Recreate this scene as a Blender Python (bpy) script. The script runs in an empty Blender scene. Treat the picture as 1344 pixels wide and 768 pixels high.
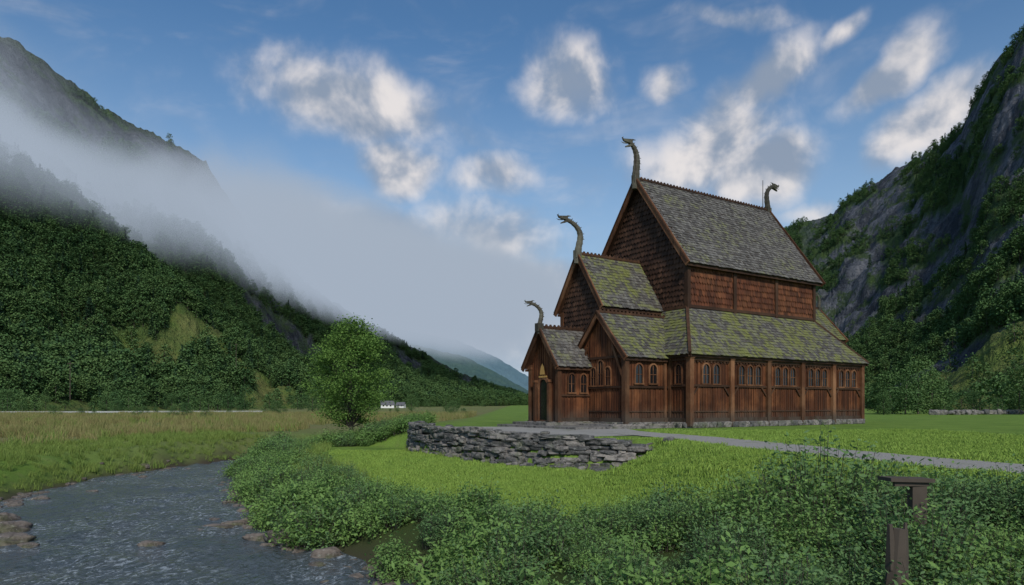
import bpy, math, random
import numpy as np
from mathutils import Vector, Matrix
random.seed(7); rng=np.random.default_rng(7)
scene=bpy.context.scene
scene.view_settings.view_transform='Standard'; scene.view_settings.look='None'; scene.view_settings.exposure=0
F=900.0; HZ=531.0; CZ=1.5
def PX(px,D): return (px-672)/F*D
def PZ(y,D): return CZ+(HZ-y)/F*D
# ---------------------------------------------------------------- helpers
def link(ob,parent=None):
    scene.collection.objects.link(ob)
    if parent: ob.parent=parent
    return ob
class MB:
    def __init__(s): s.v=[];s.f=[];s.m=[];s.n=0
    def add(s,vs,fs,mi=0):
        s.v.extend([tuple(map(float,p)) for p in vs]); n=s.n
        for f in fs: s.f.append(tuple(i+n for i in f)); s.m.append(mi)
        s.n+=len(vs)
    def box(s,o,a,b,c,mi=0):
        o=np.array(o,float);a=np.array(a,float);b=np.array(b,float);c=np.array(c,float)
        vs=[o,o+a,o+a+b,o+b,o+c,o+a+c,o+a+b+c,o+b+c]
        s.add(vs,[(0,3,2,1),(4,5,6,7),(0,1,5,4),(1,2,6,5),(2,3,7,6),(3,0,4,7)],mi)
    def obj(s,name,mats,parent=None,smooth=False):
        me=bpy.data.meshes.new(name); me.from_pydata(s.v,[],s.f)
        for m in mats: me.materials.append(m)
        me.polygons.foreach_set('material_index',s.m)
        if smooth: me.polygons.foreach_set('use_smooth',[True]*len(s.f))
        me.update(); ob=bpy.data.objects.new(name,me); return link(ob,parent)
def tube(mb,pts,rad,seg=8,mi=0,squash=1.0):
    pts=[Vector(p) for p in pts]; rings=[]
    prev=None
    for i,p in enumerate(pts):
        d=(pts[min(i+1,len(pts)-1)]-pts[max(i-1,0)]).normalized()
        if prev is None:
            ref=Vector((0,1,0)) if abs(d.y)<.9 else Vector((1,0,0))
        else: ref=prev
        a=(ref-d*ref.dot(d)).normalized(); b=d.cross(a); prev=a
        rings.append([p+(a*math.cos(t)*squash+b*math.sin(t))*rad[i] for t in [2*math.pi*k/seg for k in range(seg)]])
    vs=[q for r in rings for q in r]; fs=[]
    for i in range(len(pts)-1):
        for k in range(seg):
            fs.append((i*seg+k,i*seg+(k+1)%seg,(i+1)*seg+(k+1)%seg,(i+1)*seg+k))
    fs.append(tuple(range(seg))[::-1]); fs.append(tuple((len(pts)-1)*seg+k for k in range(seg)))
    mb.add(vs,fs,mi)
_lat=rng.random((256,256))
def vnoise(x,y):
    xi=np.floor(x).astype(int);yi=np.floor(y).astype(int);fx=x-xi;fy=y-yi
    fx=fx*fx*(3-2*fx);fy=fy*fy*(3-2*fy)
    g=lambda a,b:_lat[a%256,b%256]
    return (g(xi,yi)*(1-fx)+g(xi+1,yi)*fx)*(1-fy)+(g(xi,yi+1)*(1-fx)+g(xi+1,yi+1)*fx)*fy
def fbm(x,y,o=5):
    r=0;a=.5;t=0
    for i in range(o):
        r=r+a*vnoise(x*2**i+17*i,y*2**i+31*i);t+=a;a*=.5
    return r/t
def ss(a,b,x):
    t=np.clip((x-a)/(b-a),0,1); return t*t*(3-2*t)
def polydist(x,y,P,closed):
    n=len(P); best=np.full(x.shape,1e18); bx=np.zeros(x.shape);by=np.zeros(x.shape)
    for i in range(n if closed else n-1):
        ax,ay=P[i];cx,cy=P[(i+1)%n];dx=cx-ax;dy=cy-ay
        t=np.clip(((x-ax)*dx+(y-ay)*dy)/(dx*dx+dy*dy),0,1)
        qx=ax+t*dx;qy=ay+t*dy;d=(x-qx)**2+(y-qy)**2
        m=d<best; best=np.where(m,d,best);bx=np.where(m,qx,bx);by=np.where(m,qy,by)
    return np.sqrt(best),bx,by
def inside(x,y,P):
    r=np.zeros(x.shape,bool);n=len(P)
    for i in range(n):
        ax,ay=P[i];cx,cy=P[(i+1)%n]
        if ay==cy: continue
        c=((ay>y)!=(cy>y))&(x<(cx-ax)*(y-ay)/(cy-ay)+ax); r^=c
    return r
# ---------------------------------------------------------------- node helpers
class NT:
    def __init__(s,nt): s.nt=nt
    def n(s,t,**k):
        nd=s.nt.nodes.new(t)
        for a,b in k.items(): setattr(nd,a,b)
        return nd
    def set(s,sock,v):
        if isinstance(v,bpy.types.NodeSocket): s.nt.links.new(v,sock)
        else: sock.default_value=v
    def math(s,op,a,b=0.0,clamp=False):
        nd=s.n('ShaderNodeMath',operation=op,use_clamp=clamp); s.set(nd.inputs[0],a); s.set(nd.inputs[1],b); return nd.outputs[0]
    def mix(s,f,a,b,mode='MIX'):
        nd=s.n('ShaderNodeMix',data_type='RGBA',blend_type=mode)
        s.set(nd.inputs[0],f); s.set(nd.inputs[6],a if isinstance(a,bpy.types.NodeSocket) else (*a,1)); s.set(nd.inputs[7],b if isinstance(b,bpy.types.NodeSocket) else (*b,1)); return nd.outputs[2]
    def noise(s,scale,detail=4,rough=.5,vec=None,dist=0):
        nd=s.n('ShaderNodeTexNoise'); nd.inputs['Scale'].default_value=scale; nd.inputs['Detail'].default_value=detail
        nd.inputs['Roughness'].default_value=rough; nd.inputs['Distortion'].default_value=dist
        if vec is not None: s.nt.links.new(vec,nd.inputs['Vector'])
        return nd.outputs[0]
    def rng(s,v,a,b,c=0.0,d=1.0):
        nd=s.n('ShaderNodeMapRange'); nd.interpolation_type='SMOOTHSTEP'; s.set(nd.inputs[0],v)
        for i,q in enumerate((a,b,c,d)): nd.inputs[i+1].default_value=q
        return nd.outputs[0]
    def objco(s): return s.n('ShaderNodeTexCoord').outputs['Object']
    def scaled(s,vec,sc,rot=(0,0,0),loc=(0,0,0)):
        nd=s.n('ShaderNodeMapping'); s.nt.links.new(vec,nd.inputs[0]); nd.inputs['Scale'].default_value=sc; nd.inputs['Rotation'].default_value=rot; nd.inputs['Location'].default_value=loc; return nd.outputs[0]
    def attr(s,name): return s.n('ShaderNodeAttribute',attribute_name=name).outputs['Fac']
    def island(s): return s.n('ShaderNodeNewGeometry').outputs['Random Per Island']
    def bump(s,h,strength,dist):
        nd=s.n('ShaderNodeBump'); s.nt.links.new(h,nd.inputs['Height']); nd.inputs['Strength'].default_value=strength; nd.inputs['Distance'].default_value=dist; return nd.outputs[0]
def newmat(name,rough=.8,spec=.3):
    m=bpy.data.materials.new(name); m.use_nodes=True; nt=m.node_tree; b=nt.nodes['Principled BSDF']
    b.inputs['Roughness'].default_value=rough; b.inputs['Specular IOR Level'].default_value=spec
    return m,NT(nt),b
# ---------------------------------------------------------------- materials
def wood_mat(name,c1,c2,c3,grain=(14,14,.8)):
    m,t,b=newmat(name,.7,.25)
    co=t.objco(); g=t.noise(1.6,5,.65,t.scaled(co,grain)); l=t.noise(.55,4,.6,co); r=t.island()
    c=t.mix(t.rng(g,.3,.7),c1,c2); c=t.mix(t.math('MULTIPLY',t.rng(l,.42,.66),.75),c,c3)
    k=t.math('ADD',.55,t.math('MULTIPLY',r,.85))
    cm=t.n('ShaderNodeCombineColor'); [t.set(cm.inputs[i],k) for i in range(3)]
    c=t.mix(1.0,c,cm.outputs[0],'MULTIPLY')
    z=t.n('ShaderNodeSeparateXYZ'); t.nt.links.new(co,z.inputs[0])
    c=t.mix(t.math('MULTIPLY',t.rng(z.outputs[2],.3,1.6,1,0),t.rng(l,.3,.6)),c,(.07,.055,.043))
    c=t.mix(t.math('MULTIPLY',t.rng(t.noise(1.1,5,.7,t.scaled(co,(3,3,.35))),.50,.70),.7),c,(.03,.015,.009))
    t.nt.links.new(c,b.inputs['Base Color']); t.nt.links.new(t.bump(g,.5,.02),b.inputs['Normal']); return m
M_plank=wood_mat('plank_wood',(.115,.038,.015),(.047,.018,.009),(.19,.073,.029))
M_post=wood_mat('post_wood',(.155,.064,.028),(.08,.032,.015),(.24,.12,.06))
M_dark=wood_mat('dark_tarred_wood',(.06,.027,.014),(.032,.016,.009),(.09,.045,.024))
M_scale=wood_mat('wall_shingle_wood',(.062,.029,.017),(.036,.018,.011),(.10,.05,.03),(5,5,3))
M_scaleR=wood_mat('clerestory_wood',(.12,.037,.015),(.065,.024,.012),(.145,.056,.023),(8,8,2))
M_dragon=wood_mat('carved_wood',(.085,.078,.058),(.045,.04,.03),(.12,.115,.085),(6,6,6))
def roof_mat(name,lo,hi,mx):
    m,t,b=newmat(name,.85,.2); co=t.objco(); r=t.island()
    base=t.mix(r,(.065,.06,.057),(.18,.17,.158)); n1=t.noise(5,4,.6,co)
    base=t.mix(t.rng(n1,.45,.75),base,(.07,.055,.044))
    big=t.noise(.55,5,.7,co); f=t.math('ADD',big,t.math('MULTIPLY',t.math('SUBTRACT',r,.5),.26))
    mossc=t.mix(t.noise(9,3,.5,co),(.10,.115,.03),(.21,.215,.05))
    c=t.mix(t.math('MULTIPLY',t.rng(f,lo,hi),mx),base,mossc)
    t.nt.links.new(c,b.inputs['Base Color']); t.nt.links.new(t.bump(t.noise(20,4,.6,co),.5,.03),b.inputs['Normal']); return m
M_roofA=roof_mat('roof_shingles',.54,.82,.65); M_roofB=roof_mat('mossy_roof_shingles',.38,.68,.85)
def flat(name,c,rough=.6,spec=.3):
    m,t,b=newmat(name,rough,spec); co=t.objco(); n=t.noise(4,3,.5,co)
    t.nt.links.new(t.mix(n,tuple(x*.75 for x in c),tuple(min(1,x*1.25) for x in c)),b.inputs['Base Color']); return m
M_win=flat('window_dark',(.012,.012,.013),.15,.6)
M_white=flat('white_paint',(.75,.75,.73)); M_slate=flat('slate',(.12,.12,.13)); M_metal=flat('galvanised_metal',(.4,.41,.42),.4); M_asph=flat('asphalt',(.05,.05,.052))
def stone_mat(name,c1,c2,moss=.15):
    m,t,b=newmat(name,.85,.3); co=t.objco(); r=t.island()
    c=t.mix(r,c1,c2); n=t.noise(3.5,5,.7,co); c=t.mix(t.rng(n,.4,.7),c,tuple(x*.45 for x in c1))
    c=t.mix(t.math('MULTIPLY',t.rng(t.noise(9,4,.7,co),.55,.7),.6),c,(.36,.35,.32))
    c=t.mix(t.math('MULTIPLY',t.rng(t.noise(1.3,3,.6,co),.5,.7),moss*4),c,(.09,.12,.03))
    t.nt.links.new(c,b.inputs['Base Color']); t.nt.links.new(t.bump(t.noise(7,6,.7,co),.8,.08),b.inputs['Normal']); return m
M_stone=stone_mat('drystone',(.09,.09,.09),(.30,.27,.245),.08)
M_rock=stone_mat('river_rock',(.12,.10,.085),(.20,.165,.14),.1)
def leaf_mat(name,c1,c2,c3,trans=.3):
    m=bpy.data.materials.new(name); m.use_nodes=True; nt=m.node_tree; nt.nodes.clear(); t=NT(nt)
    oi=t.n('ShaderNodeObjectInfo'); r=t.island()
    c=t.mix(oi.outputs['Random'],c1,c2); c=t.mix(t.math('MULTIPLY',r,.55),c,c3)
    d=t.n('ShaderNodeBsdfDiffuse'); o=t.n('ShaderNodeOutputMaterial'); nt.links.new(c,d.inputs[0])
    if trans>0:
        tr=t.n('ShaderNodeBsdfTranslucent'); ms=t.n('ShaderNodeMixShader'); ms.inputs[0].default_value=trans
        nt.links.new(c,tr.inputs[0]); nt.links.new(d.outputs[0],ms.inputs[1]); nt.links.new(tr.outputs[0],ms.inputs[2]); nt.links.new(ms.outputs[0],o.inputs[0])
    else: nt.links.new(d.outputs[0],o.inputs[0])
    return m
L_forest=leaf_mat('forest_leaves',(.050,.10,.042),(.11,.175,.062),(.085,.165,.055),0)  # greens shifted slightly blue to carry distance haze in the leaf colour
L_conif=leaf_mat('conifer_needles',(.033,.065,.037),(.045,.085,.042),(.038,.08,.04),0)
L_shrub=leaf_mat('shrub_leaves',(.13,.24,.07),(.19,.32,.085),(.25,.38,.13),.3)
L_shrubD=leaf_mat('willow_leaves',(.09,.185,.065),(.14,.245,.09),(.20,.30,.14),.3)
L_tree=leaf_mat('tree_leaves',(.11,.21,.05),(.13,.23,.055),(.19,.31,.08),.3)
L_grass=leaf_mat('grass_blades',(.15,.255,.045),(.22,.33,.06),(.28,.37,.095),0)
L_rank=leaf_mat('rank_grass_blades',(.11,.19,.04),(.17,.24,.055),(.23,.27,.085),0)
L_gold=leaf_mat('tall_grass_blades',(.15,.18,.06),(.23,.21,.09),(.31,.25,.12),0)
M_bark=stone_mat('bark',(.06,.05,.04),(.09,.075,.06),.02)
M_oldwood=flat('weathered_wood',(.075,.06,.048),.95)
# ---------------------------------------------------------------- terrain
WALL=[(-6,42),(-5.2,38),(-3.2,34),(-.5,31),(2,29.5),(4.3,28.8),(6,28.5)]
PLAT=[(-3,90),(-6.2,60)]+WALL+[(7,25),(8.3,20),(9.6,15),(11,10),(13,0),(16,-60),(9000,-60),(9000,9000),(20,9000)]
RIV_R=[(-9,75),(-11,60),(-14,47),(-15.5,39),(-13.5,33),(-11.8,28.9),(-9.3,24),(-7.5,19.8),(-5,16.5),(-3.1,14.6),(-1.8,12.9),(-1.2,11),(-.8,8),(-.6,5),(-.6,-60)]
RIV=RIV_R+[(-30,-60),(-26,8),(-20,18),(-17.6,23),(-18.8,26.5),(-19.3,31.8),(-18.6,38),(-17,47),(-13.5,60),(-11.5,75)]
def zfun(x,y,rough=True):
    x=np.asarray(x,float);y=np.asarray(y,float)
    d,bx,by=polydist(x,y,PLAT,True); ins=inside(x,y,PLAT); sd=np.where(ins,d,-d)
    dA=np.where(by>42,by-42,0); dG=np.where((by<28.5)&(bx>5.9),np.hypot(bx-6,by-28.5),0)
    w=.3+5.5*ss(0,4,np.maximum(dA,dG))
    low=-1.15+.35*ss(-14,-20,x)+.35*ss(50,80,y)*ss(-20,-10,x)
    low=low+(fbm(x/7,y/7,3)-.5)*.35
    z=low+(0-low)*ss(0,1,(sd+w)/w)
    z=z+(fbm(x/5+9,y/5,3)-.5)*.10*ss(1,5,np.abs(sd))*np.where(ins,.5,1)
    dr,_,_=polydist(x,y,RIV,True); ir=inside(x,y,RIV); sr=np.where(ir,-dr,dr)
    sr=sr+(fbm(x/1.8,y/1.8,3)-.5)*(.5+.6*ss(14,20,y))
    t=ss(-.3,2.0,sr)
    z=(-2.15)*(1-t)+z*t
    z=z-.7*ss(0,-2.5,sr)
    return z
def grow(a,b,step,lo,hi,g=1.12):
    c=list(np.arange(a,b,step)); s=step;q=c[-1]
    while q<hi: s*=g;q+=s;c.append(q)
    s=step;q=a;l=[]
    while q>lo: s*=g;q-=s;l.append(q)
    return np.array(l[::-1]+c)
xs=grow(-24,20,.28,-6000,6000); ys=grow(4,48,.28,-120,7000)
GX,GY=np.meshgrid(xs,ys); GZ=zfun(GX,GY)
def gridmesh(name,X,Y,Z,mat,attrs={}):
    r,c=X.shape; me=bpy.data.meshes.new(name)
    V=np.stack([X.ravel(),Y.ravel(),Z.ravel()],1); i=np.arange(r*c).reshape(r,c)
    Fq=np.stack([i[:-1,:-1].ravel(),i[:-1,1:].ravel(),i[1:,1:].ravel(),i[1:,:-1].ravel()],1)
    me.vertices.add(len(V)); me.vertices.foreach_set('co',V.ravel()); me.loops.add(Fq.size); me.loops.foreach_set('vertex_index',Fq.ravel())
    me.polygons.add(len(Fq)); me.polygons.foreach_set('loop_start',np.arange(0,Fq.size,4)); me.polygons.foreach_set('use_smooth',np.ones(len(Fq),bool))
    me.update(calc_edges=True); me.validate()
    for k,v in attrs.items():
        a=me.attributes.new(k,'FLOAT','POINT'); a.data.foreach_set('value',np.asarray(v,np.float32).ravel())
    me.materials.append(mat); ob=bpy.data.objects.new(name,me); return link(ob)
BUSHLINE=[(-13.6,47),(-11.2,36),(-9.6,31),(-7.2,26),(-4.9,21),(-2.8,18.2),(-.6,17.0),(2,16.3),(5,15.6),(7.5,14),(9.5,11.5),(11,6),(12,-20)]
VEG=BUSHLINE+RIV_R[::-1]
dR,_,_=polydist(GX,GY,RIV,True); iR=inside(GX,GY,RIV)
dirt=ss(1.2,0,np.where(iR,0,dR)); gold=ss(-13,-20,GX)*ss(28,42,GY+6*(fbm(GX/8,GY/8,3)-.5))*ss(260,160,GY)
gold=np.maximum(gold,ss(52,62,GY)*ss(-3,-7,GX))
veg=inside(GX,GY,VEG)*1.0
m,t,b=newmat('ground',.95,.1); co=t.objco()
g1=t.noise(.35,5,.65,co); g2=t.noise(14,4,.7,co); g3=t.noise(.06,4,.6,co); g4=t.noise(1.6,4,.7,co)
lawn=t.mix(t.rng(g1,.35,.65),(.115,.20,.035),(.19,.29,.055)); lawn=t.mix(t.math('MULTIPLY',t.rng(g4,.5,.7),.5),lawn,(.17,.19,.065)); lawn=t.mix(t.rng(g2,.35,.75),lawn,(.09,.15,.028))
gl=t.mix(t.rng(g3,.35,.65),(.19,.175,.08),(.13,.18,.05)); gl=t.mix(t.rng(g2,.4,.7),gl,(.12,.13,.05))
c=t.mix(t.attr('gold'),lawn,gl)
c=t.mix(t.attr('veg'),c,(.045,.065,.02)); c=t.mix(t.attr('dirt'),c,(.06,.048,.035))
t.nt.links.new(c,b.inputs['Base Color']); t.nt.links.new(t.bump(t.noise(25,4,.7,co),.6,.06),b.inputs['Normal'])
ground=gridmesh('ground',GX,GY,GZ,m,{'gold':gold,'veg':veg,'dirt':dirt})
# river water
m,t,b=newmat('river_water',.09,.6); co=t.objco()
sc=t.scaled(co,(1,.6,1),(0,0,.45)); w1=t.noise(6,4,.62,sc,.4); w2=t.noise(.7,3,.5,co)
pale_fleck=t.math('MULTIPLY',t.rng(t.noise(7,5,.75,sc,.8),.50,.66),t.rng(t.noise(.35,3,.6,co),.36,.56))  # pale bluish flecks mixed into the water colour in noise patches
t.nt.links.new(t.mix(t.math('MULTIPLY',pale_fleck,.65),t.mix(w2,(.06,.085,.11),(.09,.098,.095)),(.52,.58,.64)),b.inputs['Base Color'])
t.nt.links.new(t.bump(w1,1.0,.16),b.inputs['Normal']); b.inputs['IOR'].default_value=1.33
wxs=grow(-26,4,.12,-60,12,1.3); wys=grow(9,42,.14,-40,85,1.3); wx,wy=np.meshgrid(wxs,wys)
qx=wx*.9+wy*.43; qy=wy*.9-wx*.43
rz=-2.0+(fbm(qx*1.7,qy*.9,3)-.5)*.15+(np.abs(fbm(qx*.8+5,qy*.5,2)-.5))*.09
gridmesh('river',wx,wy,rz,m)
# gravel path
m,t,b=newmat('gravel',.95,.15); co=t.objco()
c=t.mix(t.noise(30,4,.8,co),(.20,.19,.175),(.42,.40,.37)); c=t.mix(t.rng(t.noise(.8,4,.6,co),.55,.8),c,(.15,.18,.07))
t.nt.links.new(c,b.inputs['Base Color']); t.nt.links.new(t.bump(t.noise(40,3,.7,co),.8,.03),b.inputs['Normal'])
P=[(15,4),(13.2,10),(11.7,15.2),(10.3,19.5),(9.2,24),(8.4,28),(7.2,33),(4.8,38.5),(1.8,43)]
pp=[]
for i in range(len(P)-1):
    for k in range(12):
        a=k/12; p0=P[max(i-1,0)];p1=P[i];p2=P[i+1];p3=P[min(i+2,len(P)-1)]
        pp.append([.5*((2*p1[j])+(-p0[j]+p2[j])*a+(2*p0[j]-5*p1[j]+4*p2[j]-p3[j])*a*a+(-p0[j]+3*p1[j]-3*p2[j]+p3[j])*a**3) for j in (0,1)])
pp=np.array(pp); d=np.gradient(pp,axis=0); d/=np.linalg.norm(d,axis=1)[:,None]; nn=np.stack([-d[:,1],d[:,0]],1)
nl=12; LX=np.zeros((len(pp),nl));LY=LX.copy()
for j in range(nl):
    wv=(-1+2*j/(nl-1))*(1.4+(fbm(pp[:,1]*1.3+j//6*50,pp[:,0],3)-.5)*.7)
    LX[:,j]=pp[:,0]+nn[:,0]*wv; LY[:,j]=pp[:,1]+nn[:,1]*wv
gridmesh('gravel_path',LX,LY,zfun(LX,LY)+.035,m)
fx,fy=np.meshgrid(np.linspace(0,1,40),np.linspace(0,1,20))
ax=-4.6+(7.0+4.6)*fx; ay0=np.interp(ax,[-4.6,-3,0,3,7],[39.5,35.5,32.2,31,33.5]); AY=ay0+(45.5-ay0)*fy
gridmesh('gravel_forecourt',ax,AY,zfun(ax,AY)*0+.028+np.maximum(zfun(ax,AY),0),m)
# ---------------------------------------------------------------- rocks
import bmesh
bm=bmesh.new(); bmesh.ops.create_icosphere(bm,subdivisions=2,radius=1); ICO=np.array([v.co[:] for v in bm.verts]); ICF=[tuple(v.index for v in f.verts) for f in bm.faces]; bm.free()
bm=bmesh.new(); bmesh.ops.create_icosphere(bm,subdivisions=4,radius=1); ICO4=np.array([v.co[:] for v in bm.verts]); ICF4=[tuple(v.index for v in f.verts) for f in bm.faces]; bm.free()
def rock(mb,c,s,ang=0,cub=.55,tilt=0,hi=False,rg=.12):
    I=ICO4 if hi else ICO
    p=np.sign(I)*np.abs(I)**cub; o=random.random()*50
    n=vnoise(p[:,0]*1.4+o,p[:,1]*1.4+p[:,2]*2.1+o)-.5; n2=vnoise(p[:,0]*4+o,p[:,1]*4+p[:,2]*5)-.5
    p=p*(1+n*.45+n2*rg)[:,None]*np.array(s)
    M=np.array(Matrix.Rotation(ang,3,'Z')@Matrix.Rotation(tilt,3,'X'))
    mb.add(p@M.T+np.array(c),ICF4 if hi else ICF)
mb=MB()
WP=np.array(WALL,float); seg=np.linalg.norm(np.diff(WP,axis=0),axis=1); cum=np.r_[0,np.cumsum(seg)]
def wat(s): return np.interp(s,cum,WP[:,0]),np.interp(s,cum,WP[:,1])
TL=cum[-1]
ztop=lambda s: np.interp(s,cum,[.28,.28,.24,.18,.08,-.1,-.38]); zbot=lambda s: np.interp(s,cum,[-1.0,-1.1,-1.2,-1.35,-1.4,-1.2,-.8])
z=-1.5
while z<.22:
    hh=random.uniform(.15,.27); s=random.uniform(0,.3)
    while s<TL:
        L=random.choice((random.uniform(.2,.45),random.uniform(.4,.8),random.uniform(.7,1.25))); sc=s+L/2
        zj=z+.07*math.sin(s*1.3+z*9)+random.uniform(-.04,.04)
        if zbot(sc)-.15<z<ztop(sc)-.05:
            x,y=wat(sc); x2,y2=wat(min(sc+.1,TL)); x1,y1=wat(max(sc-.1,0)); ang=math.atan2(y2-y1,x2-x1)
            off=(ztop(sc)-z)*.14+random.uniform(-.10,.13); nx,ny=math.sin(ang),-math.cos(ang)
            rock(mb,(x+nx*off,y+ny*off,zj+hh/2),(L*.52,.26,hh*random.uniform(.42,.75)),ang+random.uniform(-.2,.2),.5,random.uniform(-.25,.25),rg=.2)
        s+=L*.93
    z+=hh*.86
s=0
while s<TL:
    L=random.uniform(.45,1.1); x,y=wat(s+L/2); x2,y2=wat(min(s+L,TL)); x1,y1=wat(s); ang=math.atan2(y2-y1,x2-x1)
    rock(mb,(x-math.sin(ang)*.1,y+math.cos(ang)*.1,ztop(s+L/2)+.02),(L*.54,.42,random.uniform(.07,.13)),ang+random.uniform(-.2,.2),.5,random.uniform(-.1,.1)); s+=L*.9
    if random.random()<.5: rock(mb,(x+random.uniform(-.4,.6),y+random.uniform(-.1,.6),ztop(s)+.13),(random.uniform(.15,.4),.2,.09),random.random()*3,.6)
for k in range(50):
    s=random.uniform(TL*.3,TL+.0); x,y=wat(s); x+=random.uniform(-.2,.9)*.6; y-=random.uniform(.4,1.0)
    rock(mb,(x,y,float(zfun(x,y))+.04),(random.uniform(.12,.35),random.uniform(.12,.25),random.uniform(.07,.16)),random.random()*3,.6)
mb.obj('dry_stone_wall',[M_stone])
mb=MB()
for s in np.arange(0,34,.6):
    rock(mb,(PX(1225,100)+s*1.1,100+s*.3+random.uniform(-.3,.3),.3),(.6,.4,random.uniform(.2,.5)),random.random()*3,.6)
mb.obj('field_stone_wall',[M_stone])
def rockobj(lst):
    for (px,y,s) in lst:
        D=3.5*F/(y-HZ); mb=MB(); rock(mb,(0,0,0),s,random.random()*.8-.4,.75,random.uniform(-.15,.15),True,.22)
        o=mb.obj('river_rock',[M_rock],smooth=True); o.location=(PX(px,D),D,-2.04)
rockobj([(198,716,(.32,.22,.15)),(392,712,(.85,.45,.36)),(342,707,(.4,.25,.18)),(8,712,(.7,.45,.25)),(10,697,(.55,.4,.28)),(4,683,(.45,.4,.3)),(35,716,(.3,.2,.1)),
 (285,691,(.5,.18,.10)),(258,696,(.3,.15,.07)),(308,688,(.35,.25,.14)),(328,684,(.3,.2,.17)),(430,730,(.35,.2,.2)),(304,660,(.3,.2,.14)),(320,672,(.2,.2,.15)),(312,648,(.2,.15,.1)),(352,716,(.2,.12,.1)),(120,645,(.25,.15,.09)),(52,656,(.3,.2,.14))])
mb=MB()
for k in range(110):
    i=random.randrange(4,11); a=random.random(); p,q=RIV_R[i],RIV_R[i+1]; x=p[0]+(q[0]-p[0])*a+random.gauss(-.1,.35); y=p[1]+(q[1]-p[1])*a+random.gauss(0,.3)
    s=random.uniform(.06,.22); rock(mb,(x,y,max(-2.05,float(zfun(x,y)))),(s,s*.7,s*.5),random.random()*3,.7)
for k in range(70):
    L_=[(-26,8),(-20,18),(-17.6,23),(-18.8,26.5),(-19.3,31.8),(-18.6,38)]; i=random.randrange(1,5); p,q=L_[i],L_[i+1]; a=random.random(); x=p[0]+(q[0]-p[0])*a+random.gauss(.1,.35); y=p[1]+(q[1]-p[1])*a
    s=random.uniform(.08,.3); rock(mb,(x,y,max(-2.05,float(zfun(x,y)))),(s,s*.7,s*.5),random.random()*3,.7)
mb.obj('riverbank_cobbles',[M_rock])
# ---------------------------------------------------------------- CHURCH
church=bpy.data.objects.new('stave_church',None); link(church)
th=math.atan2(.545,.839); church.location=(11.26,43.5,0); church.rotation_euler=(0,0,th)
def A(*x): return np.array(x,float)
def d_(d): return A(d[0],d[1],0)
def plank_wall(mb,p0,p1,z0,top,n,w=.24,th=.10,mi=0,bot=None):
    p0=A(*p0);p1=A(*p1);n=A(n[0],n[1],0);L=np.linalg.norm(p1-p0);d=(p1-p0)/L
    k=max(1,round(L/w));w=L/k
    for i in range(k):
        a=i*w+.004;b2=(i+1)*w-.004; za=top(a) if callable(top) else top; zb=top(b2) if callable(top) else top
        zz=bot((a+b2)/2) if bot else z0
        o=random.uniform(0,.03)
        q0=A(*(p0+d*a),0)+n*o;q1=A(*(p0+d*b2),0)+n*o; back=-n*th
        vs=[q0+A(0,0,zz),q1+A(0,0,zz),q1+back+A(0,0,zz),q0+back+A(0,0,zz),q0+A(0,0,za),q1+A(0,0,zb),q1+back+A(0,0,zb),q0+back+A(0,0,za)]
        mb.add(vs,[(0,3,2,1),(4,5,6,7),(0,1,5,4),(1,2,6,5),(2,3,7,6),(3,0,4,7)],mi)
        r0=A(*(p0+d*(b2-.02)),0)+n*.02
        mb.box(r0+A(0,0,zz),d_(d)*.045,n*.03,A(0,0,max(.01,min(za,zb)-zz-.03)),mi)
def shingles(mb,o,e,up,n,H,clip,sw,sh,pointed=False,mi=0,lift=.05):
    o=A(*o);e=A(*e);up=A(*up);n=A(*n)
    rows=int(H/sh)
    for r in range(rows+1):
        t=r*sh
        if t>H-.02: break
        s0,s1=clip(t+sh*.5)
        if s1-s0<.1: continue
        s=s0-(sw/2 if r%2 else 0)
        while s<s1:
            w=sw*random.uniform(.85,1.1); a=max(s+.006,s0);b=min(s+w-.006,s1); s+=w
            if b-a<.04: continue
            tt=t+random.uniform(-.025,.025); te=min(t+sh*1.35,H); lf=lift+random.uniform(-.015,.022)
            if te-tt<.05: continue
            if pointed:
                m=(a+b)/2; dz=sh*.35
                prof=[(a,tt+dz),(m,tt),(b,tt+dz),(b,te),(a,te)]
            else: prof=[(a,tt),(b,tt+random.uniform(-.02,.02)),(b,te),(a,te)]
            k=len(prof); f=[];bk=[]
            for (ps,pt) in prof:
                l=lf*(1-(pt-tt)/(te-tt)*.85); f.append(o+e*ps+up*pt+n*l); bk.append(o+e*ps+up*pt+n*(l-.035))
            faces=[tuple(range(k))]+[(i,k+i,k+(i+1)%k,(i+1)%k) for i in range(k)]
            mb.add(f+bk,faces,mi)
def nrm(v): v=A(*v); return v/np.linalg.norm(v)
def beam(mb,p,q,w,h,side,mi=0):
    p=A(*p);q=A(*q);d=nrm(q-p);s=nrm(side);u=np.cross(d,s)
    mb.box(p-s*w/2-u*h/2,q-p,s*w,u*h,mi)
roofA=MB();roofB=MB();slab=MB();trim=MB();postm=MB();planks=MB();scal=MB();clere=MB();win=MB();found=MB();crest=MB();golds=MB()
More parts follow.
